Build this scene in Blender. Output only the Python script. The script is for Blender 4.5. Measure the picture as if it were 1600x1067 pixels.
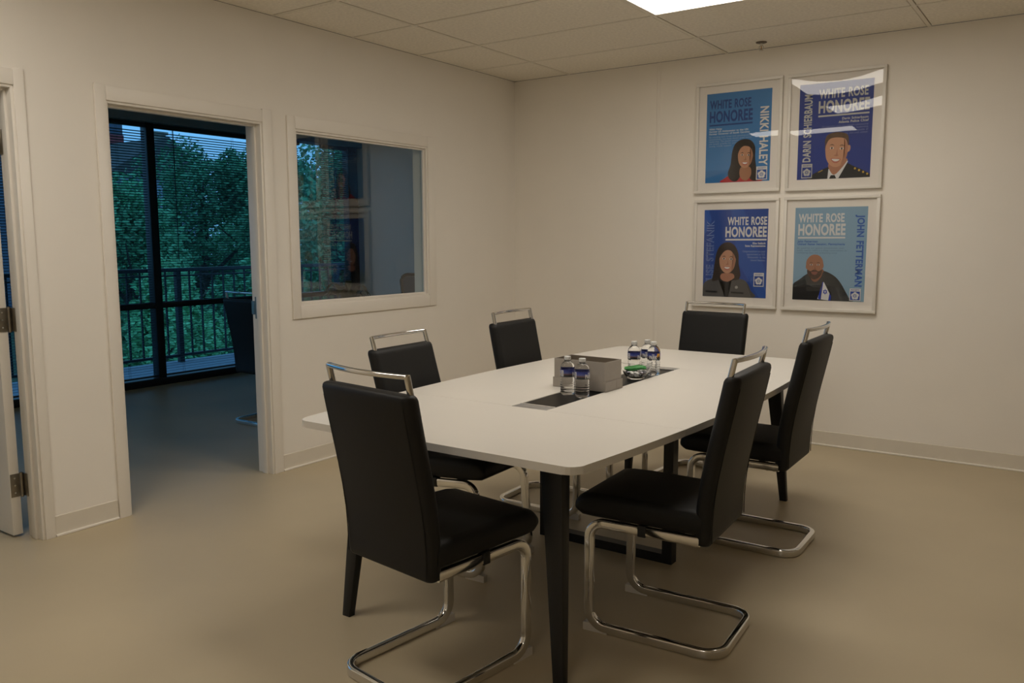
import bpy, bmesh, math, random
from mathutils import Vector, Matrix
for o in list(bpy.data.objects): bpy.data.objects.remove(o)
random.seed(7)
S = bpy.context.scene
COL = S.collection
PI = math.pi
H = 2.664                       # ceiling height
TX, TY = 1.268, 0.634           # ceiling tile pitch
GX, GY = 0.512, 0.542           # first grid lines from the corner

# ------------------------------------------------------------------ camera
cam = bpy.data.cameras.new('camera')
cam.sensor_width = 36.0
cam.lens = 36.0 * 1297.91 / 1600.0
cam.clip_end = 300
camo = bpy.data.objects.new('camera', cam)
COL.objects.link(camo)
yaw, pitch, roll = 0.6057, -0.1211, -0.0027
f = Vector((-math.sin(yaw) * math.cos(pitch), math.cos(yaw) * math.cos(pitch), math.sin(pitch)))
r = Vector((math.cos(yaw), math.sin(yaw), 0)); u = r.cross(f)
r2 = r * math.cos(roll) + u * math.sin(roll); u2 = -r * math.sin(roll) + u * math.cos(roll)
m = Matrix((r2, u2, -f)).transposed().to_4x4()
m.translation = Vector((3.9379, -5.7332, 1.386))
camo.matrix_world = m
S.camera = camo

# ------------------------------------------------------------------ world, exposure, lamps
LAMP = 7.9                      # radiance of the ceiling troffers
LAMP_COL = (1.0, 0.93, 0.835)
SKY_COL = (0.17, 0.40, 0.74)
SKY = 1.9
W = bpy.data.worlds.new('dusk_sky'); S.world = W; W.use_nodes = True
W.node_tree.nodes['Background'].inputs[0].default_value = (*SKY_COL, 1)
W.node_tree.nodes['Background'].inputs[1].default_value = SKY
S.view_settings.view_transform = 'Standard'; S.view_settings.look = 'None'
S.view_settings.gamma = 1.0; S.view_settings.use_curve_mapping = False
S.view_settings.exposure = 0.0

# ------------------------------------------------------------------ materials
MATS = {}
def mat(name, col, rough=0.5, metal=0.0, noise=0.0, nscale=20.0, bump=0.0, bscale=60.0, trans=0.0, ior=1.45, spec=0.5, emit=None, coords='Object', stretch=None):
    if name in MATS: return MATS[name]
    mm = bpy.data.materials.new(name); mm.use_nodes = True
    nt = mm.node_tree; b = nt.nodes['Principled BSDF']
    b.inputs['Base Color'].default_value = (*col, 1)
    b.inputs['Roughness'].default_value = rough
    b.inputs['Metallic'].default_value = metal
    b.inputs['IOR'].default_value = ior
    b.inputs['Specular IOR Level'].default_value = spec
    b.inputs['Transmission Weight'].default_value = trans
    tc = nt.nodes.new('ShaderNodeTexCoord')
    vec = tc.outputs[coords]
    if stretch:
        mp = nt.nodes.new('ShaderNodeMapping'); mp.inputs['Scale'].default_value = stretch
        nt.links.new(vec, mp.inputs[0]); vec = mp.outputs[0]
    if noise > 0:
        n = nt.nodes.new('ShaderNodeTexNoise'); n.inputs['Scale'].default_value = nscale; n.inputs['Detail'].default_value = 5
        nt.links.new(vec, n.inputs['Vector'])
        cr = nt.nodes.new('ShaderNodeValToRGB')
        cr.color_ramp.elements[0].position = 0.3; cr.color_ramp.elements[1].position = 0.7
        cr.color_ramp.elements[0].color = (*[c * (1 - noise) for c in col], 1)
        cr.color_ramp.elements[1].color = (*[min(1, c * (1 + noise)) for c in col], 1)
        nt.links.new(n.outputs['Fac'], cr.inputs[0]); nt.links.new(cr.outputs[0], b.inputs['Base Color'])
    if bump > 0:
        n2 = nt.nodes.new('ShaderNodeTexNoise'); n2.inputs['Scale'].default_value = bscale; n2.inputs['Detail'].default_value = 4
        nt.links.new(vec, n2.inputs['Vector'])
        bp = nt.nodes.new('ShaderNodeBump'); bp.inputs['Strength'].default_value = bump; bp.inputs['Distance'].default_value = 0.003
        nt.links.new(n2.outputs['Fac'], bp.inputs['Height']); nt.links.new(bp.outputs[0], b.inputs['Normal'])
    if emit:
        b.inputs['Emission Color'].default_value = (*emit[0], 1); b.inputs['Emission Strength'].default_value = emit[1]
    MATS[name] = mm
    return mm
def pane_mat(name, tint, ior=1.5, rough=0.0):
    mm = bpy.data.materials.new(name); mm.use_nodes = True; nt = mm.node_tree
    nt.nodes.remove(nt.nodes['Principled BSDF'])
    tr = nt.nodes.new('ShaderNodeBsdfTransparent'); tr.inputs[0].default_value = (*tint, 1)
    gl = nt.nodes.new('ShaderNodeBsdfGlossy'); gl.inputs['Roughness'].default_value = rough; gl.inputs['Color'].default_value = (1, 1, 1, 1)
    fr = nt.nodes.new('ShaderNodeFresnel'); fr.inputs[0].default_value = ior
    mx = nt.nodes.new('ShaderNodeMixShader')
    ge = nt.nodes.new('ShaderNodeNewGeometry'); mi = nt.nodes.new('ShaderNodeMix'); mi.data_type = 'FLOAT'
    mi.inputs[2].default_value = ior; mi.inputs[3].default_value = 1.0 / ior      # thin sheet: same reflectance from both sides
    nt.links.new(ge.outputs['Backfacing'], mi.inputs[0]); nt.links.new(mi.outputs[0], fr.inputs[0])
    nt.links.new(fr.outputs[0], mx.inputs[0]); nt.links.new(tr.outputs[0], mx.inputs[1]); nt.links.new(gl.outputs[0], mx.inputs[2])
    nt.links.new(mx.outputs[0], nt.nodes['Material Output'].inputs[0])
    MATS[name] = mm
    return mm
WALL = mat('wall_paint', (0.90, 0.85, 0.77), 0.75, noise=0.012, nscale=3, bump=0.04, bscale=160)
OFFICEWALL = mat('office_wall_paint', (0.80, 0.78, 0.72), 0.75, noise=0.012, nscale=3)
TRIM = mat('trim_paint', (0.88, 0.83, 0.75), 0.4, noise=0.01, nscale=4)
BASE = mat('cove_base_vinyl', (0.74, 0.68, 0.575), 0.5, noise=0.02, nscale=8)
TOE = mat('cove_base_toe_edge', (0.90, 0.85, 0.76), 0.4)
FLOOR = mat('floor_concrete', (0.51, 0.425, 0.285), 0.42, noise=0.05, nscale=1.6, bump=0.03, bscale=25)
TILE = mat('acoustic_tile', (0.90, 0.84, 0.73), 0.9, noise=0.07, nscale=55, bump=0.6, bscale=170)
GRID = mat('grid_metal', (0.84, 0.78, 0.67), 0.5)
VOID = mat('plenum_shade', (0.02, 0.017, 0.012), 1.0)  # shade above the tiles put into the deck's colour
TABLE = mat('table_laminate', (0.68, 0.645, 0.585), 0.38, noise=0.012, nscale=3)
BLACKMETAL = mat('black_powder_coat', (0.008, 0.008, 0.008), 0.45, bump=0.03, bscale=200)
LEATHER = mat('black_leatherette', (0.0065, 0.0062, 0.0058), 0.55, bump=0.08, bscale=250, noise=0.1, nscale=30, spec=0.4)
CHROME = mat('chrome', (0.72, 0.71, 0.69), 0.09, metal=1.0)
BRUSHED = mat('brushed_nickel', (0.32, 0.29, 0.24), 0.38, metal=1.0, noise=0.1, nscale=30)
GLIDE = mat('clear_plastic_glide', (0.62, 0.57, 0.5), 0.4)
BLACKGLASS = mat('black_glass', (0.006, 0.006, 0.006), 0.3, spec=0.12)
ALU = mat('satin_aluminium', (0.42, 0.41, 0.40), 0.35, metal=0.6, noise=0.04, nscale=40)
BOXGREY = mat('grey_card', (0.37, 0.335, 0.295), 0.65, noise=0.03, nscale=25)
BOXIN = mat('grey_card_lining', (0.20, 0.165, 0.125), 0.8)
WHITEFRAME = mat('white_frame', (0.80, 0.76, 0.69), 0.35)
MATBOARD = mat('white_mat_board', (0.84, 0.79, 0.72), 0.8)
DARKFRAME = mat('dark_aluminium', (0.006, 0.006, 0.007), 0.45)
DARKSOFFIT = mat('dark_header', (0.22, 0.26, 0.27), 0.7, noise=0.05, nscale=6)
SLAT = mat('blind_slat_grey', (0.02, 0.024, 0.028), 0.5)
PANE = pane_mat('interior_glass', (0.80, 0.86, 0.84), 1.9)
OUTPANE = pane_mat('tinted_glass', (0.50, 0.68, 0.70), 1.45)
ACRYL = pane_mat('acrylic_glazing', (0.97, 0.97, 0.97), 1.49)
WATER = mat('water_bottle_plastic', (0.97, 0.98, 0.98), 0.03, trans=1.0, ior=1.30)
CAP = mat('translucent_cap', (0.62, 0.62, 0.60), 0.4)
BOWLGLASS = mat('bowl_glass', (0.97, 0.98, 0.97), 0.01, trans=1.0, ior=1.25)
LIT = mat('troffer_lens', (0.9, 0.9, 0.9), 0.5, emit=(LAMP_COL, LAMP))

# ------------------------------------------------------------------ mesh helpers
def link(o, parent=None):
    COL.objects.link(o)
    if parent is not None: o.parent = parent
    return o
def obj(name, bm, material, parent=None, smooth=False):
    me = bpy.data.meshes.new(name)
    bmesh.ops.recalc_face_normals(bm, faces=bm.faces[:])
    bm.to_mesh(me); bm.free()
    mats = material if isinstance(material, (list, tuple)) else [material]
    for k in mats: me.materials.append(k)
    if smooth:
        for p_ in me.polygons: p_.use_smooth = True
        try: me.set_sharp_from_angle(angle=math.radians(40))
        except Exception: pass
    return link(bpy.data.objects.new(name, me), parent)
def tag(o, label=None, cat=None, group=None, kind=None):
    if label: o['label'] = label
    if cat: o['category'] = cat
    if group: o['group'] = group
    if kind: o['kind'] = kind
    return o
def struct(o): o['kind'] = 'structure'; return o
def empty(name, loc=(0, 0, 0), rz=0.0, parent=None):
    o = bpy.data.objects.new(name, None); o.empty_display_size = 0.1
    o.location = loc; o.rotation_euler = (0, 0, rz)
    return link(o, parent)
def copy_tree(o, parent=None):
    c = o.copy(); link(c)
    if parent is not None:
        c.parent = parent; c.matrix_parent_inverse = o.matrix_parent_inverse
    for ch in list(o.children): copy_tree(ch, c)
    return c
def box(bm, x0, x1, y0, y1, z0, z1, bev=0.0, seg=2):
    vs = [bm.verts.new(c) for c in ((x0, y0, z0), (x1, y0, z0), (x1, y1, z0), (x0, y1, z0), (x0, y0, z1), (x1, y0, z1), (x1, y1, z1), (x0, y1, z1))]
    fs = [bm.faces.new([vs[i] for i in q]) for q in ((0, 3, 2, 1), (4, 5, 6, 7), (0, 1, 5, 4), (1, 2, 6, 5), (2, 3, 7, 6), (3, 0, 4, 7))]
    if bev > 0:
        es = list({e for f_ in fs for e in f_.edges})
        bmesh.ops.bevel(bm, geom=es, offset=bev, segments=seg, affect='EDGES', profile=0.5)
    return bm
def boxo(name, x0, x1, y0, y1, z0, z1, material, parent=None, bev=0.0):
    return obj(name, box(bmesh.new(), x0, x1, y0, y1, z0, z1, bev), material, parent, smooth=bev > 0)
def prism(bm, pts, z0, z1, bev=0.0):
    b = [bm.verts.new((x, y, z0)) for x, y in pts]; t = [bm.verts.new((x, y, z1)) for x, y in pts]
    n = len(pts)
    fb = bm.faces.new(b[::-1]); ft = bm.faces.new(t)
    for i in range(n): bm.faces.new((b[i], b[(i + 1) % n], t[(i + 1) % n], t[i]))
    if bev > 0: bmesh.ops.bevel(bm, geom=list(set(fb.edges) | set(ft.edges)), offset=bev, segments=2, affect='EDGES', profile=0.5)
    return bm
def rings(bm, rs, cap=True, close=True):
    R = [[bm.verts.new(p_) for p_ in ring] for ring in rs]
    n = len(R[0])
    for a, b in zip(R, R[1:]):
        for i in range(n if close else n - 1):
            bm.faces.new((a[i], a[(i + 1) % n], b[(i + 1) % n], b[i]))
    if cap:
        bm.faces.new(R[0][::-1]); bm.faces.new(R[-1])
    return bm
def lathe(bm, prof, n=32, cx=0, cy=0, cap=False):
    rs = [[(cx + rr * math.cos(2 * PI * i / n), cy + rr * math.sin(2 * PI * i / n), z) for i in range(n)] for rr, z in prof]
    rings(bm, rs, cap=True)
    return bm
def rrect(w, h, rad, seg=3):
    pts = []
    for cx, cy, a0 in ((w - rad, h - rad, 0), (-w + rad, h - rad, 90), (-w + rad, -h + rad, 180), (w - rad, -h + rad, 270)):
        for k in range(seg + 1):
            a = math.radians(a0 + 90 * k / seg); pts.append((cx + rad * math.cos(a), cy + rad * math.sin(a)))
    return pts
def sweep(bm, path, prof):          # path: list of (point, tangent, lateral)
    rs = []
    for P, T, Lt in path:
        P, T, Lt = Vector(P), Vector(T).normalized(), Vector(Lt).normalized()
        N = T.cross(Lt)
        rs.append([tuple(P + Lt * a + N * b) for a, b in prof])
    return rings(bm, rs)
def fillet_path(pts, rads, seg=7):
    pts = [Vector(p_) for p_ in pts]; out = [pts[0]]
    for i in range(1, len(pts) - 1):
        a, b, c = pts[i - 1], pts[i], pts[i + 1]
        d1, d2 = (a - b).normalized(), (c - b).normalized()
        ang = d1.angle(d2); rad = rads[i - 1]; t = rad / math.tan(ang / 2)
        cen = b + (d1 + d2).normalized() * (rad / math.sin(ang / 2))
        s, e = b + d1 * t - cen, b + d2 * t - cen
        for k in range(seg + 1):
            v = s * (1 - k / seg) + e * (k / seg); out.append(cen + v.normalized() * rad)
    out.append(pts[-1])
    return out
def tube_round(bm, pts, rad, n=8):
    pts = [Vector(p_) for p_ in pts]; rs = []
    ref = Vector((0.13, 0.31, 0.94))
    for i, P in enumerate(pts):
        T = (pts[min(i + 1, len(pts) - 1)] - pts[max(i - 1, 0)]).normalized()
        if abs(T.dot(ref)) > 0.95: rf = Vector((1, 0, 0))
        else: rf = ref
        A = T.cross(rf).normalized(); B = T.cross(A)
        rr = rad[i] if isinstance(rad, (list, tuple)) else rad
        rs.append([tuple(P + A * rr * math.cos(2 * PI * k / n) + B * rr * math.sin(2 * PI * k / n)) for k in range(n)])
    return rings(bm, rs)

# ------------------------------------------------------------------ room shell
WT = 0.12                       # partition thickness
D1 = (-3.482, -2.55, 2.065)     # doorway to the office: y0, y1, top
D2 = (-4.82, -3.888, 2.075)     # doorway at the picture's left edge
WN = (-2.322, -1.107, 0.988, 2.052)   # interior window: y0, y1, z0, z1
XW = -3.45                      # outside window wall of the office
YB = 1.61                       # end wall of the office
XR, YF = 8.4, -8.2              # right wall and the wall behind the camera

fl = struct(obj('floor', box(bmesh.new(), XW - 0.1, XR + .1, YF - .1, YB + .1, -0.12, 0.0), FLOOR))
def wall_left():
    bm = bmesh.new()
    segs = [(YF, D2[0], 0, H), (D2[0], D2[1], D2[2], H), (D2[1], D1[0], 0, H), (D1[0], D1[1], D1[2], H), (D1[1], WN[0], 0, H),
            (WN[0], WN[1], 0, WN[2]), (WN[0], WN[1], WN[3], H), (WN[1], YB, 0, H)]
    for y0, y1, z0, z1 in segs: box(bm, -WT, 0, y0, y1, z0, z1)
    bmesh.ops.remove_doubles(bm, verts=bm.verts[:], dist=1e-5)
    return struct(obj('wall_left', bm, WALL))
wl = wall_left()
wb = struct(boxo('wall_back', 0.0, XR + 0.1, 0.0, 0.12, 0, H, WALL))
struct(boxo('wall_right', XR, XR + .1, YF, 0.0, 0, H, WALL))
struct(boxo('wall_front', XW, XR + .1, YF - .1, YF, 0, H, WALL))
struct(boxo('wall_office_end', XW - 0.1, -WT, YB, YB + .1, 0, H, OFFICEWALL))
# slight drywall ridge on the back wall
bm = bmesh.new(); rings(bm, [[(1.258, 0.001, z), (1.268, -0.0035, z), (1.284, -0.0035, z), (1.294, 0.001, z)] for z in (0.102, H)])
struct(obj('trim_1', bm, WALL))

# suspended ceiling: deck, bars and single tiles
ce = struct(obj('ceiling', box(bmesh.new(), XW - .1, XR + .1, YF - .1, YB + .1, H + 0.16, H + 0.20), VOID))
xs = [0.0] + [GX + TX * k for k in range(8) if GX + TX * k < XR] + [XR]
ys = [0.0] + [-(GY + TY * k) for k in range(13) if GY + TY * k < -YF] + [YF]
LIGHTS = [(2, 2), (2, 4), (1, 7), (3, 11)]       # (column, row) cells that hold a troffer; last one is added fill
BW = 0.011
for x in xs[1:-1]: boxo('grid_bar', x - BW, x + BW, YF, 0, H, H + 0.02, GRID, ce)
for k, y in enumerate(ys[1:-1]): boxo('grid_bar', 0, XR, y - BW, y + BW, H + 0.0006, H + 0.0206, GRID, ce)
boxo('wall_angle', 0.0, 0.018, YF, 0, H + .002, H + 0.006, GRID, ce)
boxo('wall_angle', 0.0, XR, -0.018, 0, H + .002, H + 0.006, GRID, ce)
cells = [(i, j) for i in range(len(xs) - 1) for j in range(len(ys) - 1)]
tile_mesh = {}
for i, j in cells:
    x0, x1, y0, y1 = xs[i], xs[i + 1], ys[j + 1], ys[j]
    if (i, j) in LIGHTS: continue
    w, d = x1 - x0, y1 - y0
    key = (round(w, 3), round(d, 3))
    g = 0.0155  # slot round each tile shows the dark deck as the grid's shadow line
    if key not in tile_mesh:
        t = obj('ceiling_tile', box(bmesh.new(), -w / 2 + g, w / 2 - g, -d / 2 + g, d / 2 - g, 0.0, 0.016, 0.003), TILE, ce)
        tile_mesh[key] = t.data
    else:
        t = link(bpy.data.objects.new('ceiling_tile', tile_mesh[key]), ce)
    t.location = ((x0 + x1) / 2, (y0 + y1) / 2, H + 0.001 + 0.0012 * random.random())
# the office ceiling: a flat slab of the same tiles, out of sight but for its edge
struct(boxo('ceiling_office', XW - .1, -WT, YF, YB, H, H + 0.02, TILE))
for n_, (i, j) in enumerate(LIGHTS):
    x0, x1, y0, y1 = xs[i], xs[i + 1], ys[j + 1], ys[j]
    t = empty('ceiling_light', ((x0 + x1) / 2, (y0 + y1) / 2, H))
    w, d = (x1 - x0) / 2 - 0.012, (y1 - y0) / 2 - 0.012
    boxo('lens', -w + .012, w - .012, -d + .012, d - .012, 0.004, 0.010, LIT, t)
    bm = bmesh.new(); box(bm, -w, w, -d, -d + .012, 0.0, 0.05); box(bm, -w, w, d - .012, d, 0.0, 0.05); box(bm, -w, -w + .012, -d + .012, d - .012, 0.0, 0.05); box(bm, w - .012, w, -d + .012, d - .012, 0.0, 0.05)
    obj('housing', bm, TRIM, t)
    tag(t, ['lit rectangular ceiling panel light nearest the poster wall', 'lit ceiling panel light above the middle of the table, second from poster wall', 'lit ceiling panel light near the open white door, out of frame', 'added fill light panel in the ceiling behind the camera, unseen'][n_], 'ceiling light', 'ceiling panel lights')

# cove base
def baseboard(name, along, a0, a1):
    e = struct(empty(name))
    if along == 'y':
        bm = bmesh.new(); rings(bm, [[(0, a, 0.0), (0.012, a, 0.0), (0.012, a, 0.004), (0.005, a, 0.012), (0.004, a, 0.096), (0.0, a, 0.1)] for a in (a0, a1)])
        obj('cove_strip', bm, BASE, e)
        boxo('toe_edge', 0.004, 0.016, a0, a1, 0.0, 0.011, TOE, e, bev=0.003)
    else:
        bm = bmesh.new(); rings(bm, [[(a, 0, 0.0), (a, -0.012, 0.0), (a, -0.012, 0.004), (a, -0.005, 0.012), (a, -0.004, 0.096), (a, 0.0, 0.1)] for a in (a0, a1)])
        obj('cove_strip', bm, BASE, e)
        boxo('toe_edge', a0, a1, -0.016, -0.004, 0.0, 0.011, TOE, e, bev=0.003)
baseboard('baseboard_left', 'y', D2[1] + 0.041, D1[0] - 0.052)
baseboard('baseboard_left_2', 'y', D1[1] + 0.062, -0.016)
baseboard('baseboard_back', 'x', 0.0, XR)

# ------------------------------------------------------------------ doorways and interior window
def doorway(name, y0, y1, top, cl, cr, stop=True):
    e = struct(empty(name))
    t = 0.018
    for nm, a, b in (('jamb', y0, y0 + t), ('jamb', y1 - t, y1)): boxo(nm, -WT - .004, 0.004, a, b, 0, top, TRIM, e, 0.001)
    boxo('head_jamb', -WT - .004, 0.004, y0 + t, y1 - t, top - t, top, TRIM, e, 0.001)
    for nm, a, b in (('door_stop', y0 + t, y0 + t + .012), ('door_stop', y1 - t - .012, y1 - t)): boxo(nm, -0.075, -0.035, a, b, 0, top - t, TRIM, e, 0.002)
    boxo('head_stop', -0.075, -0.035, y0 + t + .012, y1 - t - .012, top - t - .012, top - t, TRIM, e, 0.002)
    for side in (0, 1):
        xa, xb = ((0.0, 0.014) if side == 0 else (-WT - 0.014, -WT))
        boxo('casing', xa, xb, y0 - cl + .006, y0 + .006, 0, top + 0.068, TRIM, e, 0.003)
        boxo('casing', xa, xb, y1 - .006, y1 + cr - .006, 0, top + 0.068, TRIM, e, 0.003)
        boxo('head_casing', xa, xb, y0 + .006, y1 - .006, top - .006, top + 0.062, TRIM, e, 0.003)
    return e
d1 = doorway('door_1', *D1, 0.055, 0.065)
d2 = doorway('door_2', *D2, 0.06, 0.045)
# strike plate in the jamb of the office doorway
bm = bmesh.new(); box(bm, -0.1, -0.058 + .0, D1[1] - .0205, D1[1] - .0175, 0.93, 1.06, 0.001); box(bm, -0.128, -0.1, D1[1] - .0225, D1[1] - .0175, 0.955, 1.035, 0.001)
obj('strike_plate', bm, BRUSHED, d1)
# open door leaf at the left edge
dl = empty('door_leaf', (-0.14, -3.947, 0))
boxo('slab', -0.90, 0, -0.022, 0.022, 0.012, 2.045, TRIM, dl, 0.002)
for zc in (0.25, 1.03, 1.83):
    hg = boxo('hinge', -0.001, 0.003, -0.019, 0.022, zc - .055, zc + .055, BRUSHED, dl, 0.001)
    bm = bmesh.new(); lathe(bm, [(0.0001, zc - .062), (0.0075, zc - .058), (0.0075, zc + .058), (0.0001, zc + .062)], 12, 0.004, 0.0295)
    obj('hinge_knuckle', bm, BRUSHED, hg, True)
    boxo('hinge_leaf', 0.004, 0.042, 0.0365, 0.0405, zc - .055, zc + .055, BRUSHED, hg, 0.001)
    for dz in (-.035, 0, .035):
        bm = bmesh.new(); bmesh.ops.create_circle(bm, cap_ends=True, radius=0.004, segments=10, matrix=Matrix.Translation((0.0034, 0.0, zc + dz)) @ Matrix.Rotation(PI / 2, 4, 'Y'))
        obj('hinge_screw', bm, CHROME, hg)
tag(dl, 'open white door leaf with brushed hinges at the left edge', 'door')

wn = struct(empty('window_1'))
y0, y1, z0, z1 = WN
t = 0.018
bm = bmesh.new(); box(bm, -WT, 0.004, y0, y0 + t, z0, z1); obj('jamb', bm, TRIM, wn)
boxo('jamb', -WT, 0.004, y1 - t, y1, z0, z1, TRIM, wn); boxo('head_jamb', -WT, 0.004, y0 + t, y1 - t, z1 - t, z1, TRIM, wn); boxo('sill', -WT, 0.004, y0 + t, y1 - t, z0, z0 + t, TRIM, wn)
for a, b, c, d in ((y0 - .055, y0 + .004, z0 - .072, z1 + .068), (y1 - .004, y1 + .075, z0 - .072, z1 + .068)): boxo('casing', 0, 0.014, a, b, c, d, TRIM, wn, 0.003)
boxo('head_casing', 0, 0.014, y0 + .004, y1 - .004, z1 - .004, z1 + .068, TRIM, wn, 0.003)
boxo('apron_casing', 0, 0.014, y0 + .004, y1 - .004, z0 - .072, z0 + .004, TRIM, wn, 0.003)
for nm, a, b, c, d in (('glazing_bead', y0 + t, y0 + t + .012, z0 + t, z1 - t), ('glazing_bead', y1 - t - .012, y1 - t, z0 + t, z1 - t), ('glazing_bead', y0 + t + .012, y1 - t - .012, z0 + t, z0 + t + .012), ('glazing_bead', y0 + t + .012, y1 - t - .012, z1 - t - .012, z1 - t)):
    boxo(nm, -0.028, -0.012, a, b, c, d, TRIM, wn, 0.002)
bm = bmesh.new(); vs = [bm.verts.new(c) for c in ((-0.034, y0 + t, z0 + t), (-0.034, y1 - t, z0 + t), (-0.034, y1 - t, z1 - t), (-0.034, y0 + t, z1 - t))]; bm.faces.new(vs)
obj('pane', bm, PANE, wn)

# ------------------------------------------------------------------ office window wall
ow = struct(empty('window_2'))
PY = -1.10
posts = [(-6.3, 0.09), (-3.75, 0.09), (PY, 0.08), (1.52, 0.15)]
for yc, w in posts: boxo('post', XW - .05, XW + .05, yc - w / 2, yc + w / 2, 0.07, 2.49, DARKFRAME, ow, 0.003)
boxo('bottom_rail', XW - .06, XW + .06, -6.35, YB, 0.0, 0.07, DARKFRAME, ow, 0.003)
for (a, wa), (b, wb_) in zip(posts, posts[1:]):
    boxo('mullion', XW - .035, XW + .045, a + wa / 2, b - wb_ / 2, 0.745, 0.80, DARKFRAME, ow, 0.003)
    for za, zb in ((0.07, 0.745), (0.80, 2.49)):
        bm = bmesh.new(); vs = [bm.verts.new(c) for c in ((XW - .02, a + wa / 2, za), (XW - .02, b - wb_ / 2, za), (XW - .02, b - wb_ / 2, zb), (XW - .02, a + wa / 2, zb))]; bm.faces.new(vs)
        obj('pane', bm, OUTPANE, ow)
boxo('header', XW - .1, XW + .12, -6.35, YB, 2.49, H, DARKSOFFIT, ow)
struct(boxo('wall_office_outer', XW - .1, XW, YF, -6.35, 0, H, OFFICEWALL))
# venetian blinds: every slat its own piece
def blind(ya, yb, label):
    e = empty('venetian_blind', (XW + 0.032, (ya + yb) / 2, 0.0))
    w = (yb - ya) / 2
    boxo('head_rail', -0.02, 0.02, -w, w, 2.445, 2.485, SLAT, e, 0.002)
    boxo('bottom_rail', -0.014, 0.014, -w, w, 0.085, 0.1, SLAT, e, 0.002)
    bm = bmesh.new()
    tl = math.radians(14)
    rs = []
    for yy in (-w, w):
        ring = []
        for k in range(5):
            q = -0.0125 + 0.025 * k / 4; c = 0.0016 * (1 - (q / 0.0125) ** 2)
            ring.append((q * math.cos(tl), yy, q * math.sin(tl) + c))
        for k in range(4, -1, -1):
            q = -0.0125 + 0.025 * k / 4; c = 0.0016 * (1 - (q / 0.0125) ** 2) - 0.0006
            ring.append((q * math.cos(tl), yy, q * math.sin(tl) + c))
        rs.append(ring)
    rings(bm, rs)
    s0 = obj('slat', bm, SLAT, e, True); s0.location.z = 0.125
    n = 95
    for k in range(1, n):
        s = link(bpy.data.objects.new('slat', s0.data), e); s.location.z = 0.125 + k * (2.43 - 0.125) / n
    for yy in (-w * 0.78, 0.0, w * 0.78):
        if w < 0.4 and yy == 0: continue
        bm = bmesh.new(); tube_round(bm, [(0.014, yy, 0.095), (0.014, yy, 2.45)], 0.0012, 5); tube_round(bm, [(-0.014, yy, 0.095), (-0.014, yy, 2.45)], 0.0012, 5)
        obj('ladder_cord', bm, SLAT, e)
    bm = bmesh.new(); tube_round(bm, [(0.028, -w + 0.18, 1.2), (0.024, -w + 0.18, 2.45)], 0.004, 6); obj('tilt_wand', bm, SLAT, e)
    tag(e, label, 'blind', 'dark venetian blinds of the office window')
blind(-3.69, PY - .05, 'dark venetian blind left of the black post in the office doorway')
blind(PY + .05, 0.70, 'dark venetian blind right of the black post in the office doorway')
blind(1.03, 1.43, 'narrow dark venetian blind at the office corner, seen through the interior window')

# ------------------------------------------------------------------ outside
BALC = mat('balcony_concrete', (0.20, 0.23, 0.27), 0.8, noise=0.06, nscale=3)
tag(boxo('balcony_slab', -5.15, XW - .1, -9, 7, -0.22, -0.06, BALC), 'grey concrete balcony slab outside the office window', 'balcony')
RAIL = mat('railing_black', (0.008, 0.009, 0.011), 0.5)
rl = empty('balcony_railing', (-5.0, 0, -0.06))
boxo('top_rail', -0.03, 0.03, -8, 7, 1.085, 1.13, RAIL, rl, 0.004)
boxo('middle_rail', -0.012, 0.012, -8, 7, 1.03, 1.05, RAIL, rl)
boxo('bottom_rail', -0.02, 0.02, -8, 7, 0.07, 0.10, RAIL, rl)
bal = None
k = 0; yy = -3.2
while yy < 4.2:
    if k % 8 == 5:
        boxo('post', -0.03, 0.03, yy - .03, yy + .03, 0.0, 1.085, RAIL, rl)
    elif bal is None:
        bal = boxo('baluster', -0.009, 0.009, -.009, .009, 0.1, 1.085, RAIL, rl); bal.location.y = yy
    else:
        b_ = link(bpy.data.objects.new('baluster', bal.data), rl); b_.location.y = yy
    yy += 0.16; k += 1
tag(rl, 'black metal balcony railing outside the office window', 'railing')
GROUND = mat('ground_grass', (0.03, 0.055, 0.02), 0.95, noise=0.3, nscale=1.5)
struct(obj('ground', box(bmesh.new(), -120, -5.6, -60, 120, -3.6, -3.5), GROUND))
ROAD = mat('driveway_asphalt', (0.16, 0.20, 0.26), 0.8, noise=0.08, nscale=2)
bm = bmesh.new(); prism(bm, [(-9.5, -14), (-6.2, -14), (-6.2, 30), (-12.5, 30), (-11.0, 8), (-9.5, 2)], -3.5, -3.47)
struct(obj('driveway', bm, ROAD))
BARK = mat('bark', (0.05, 0.04, 0.03), 0.9, noise=0.3, nscale=12)
LEAFM = [mat('leaf_dark', (0.09, 0.30, 0.15), 0.7, noise=0.35, nscale=1.2), mat('leaf_mid', (0.12, 0.38, 0.18), 0.7, noise=0.35, nscale=1.4), mat('leaf_light', (0.16, 0.46, 0.20), 0.7, noise=0.35, nscale=1.6)]
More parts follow.
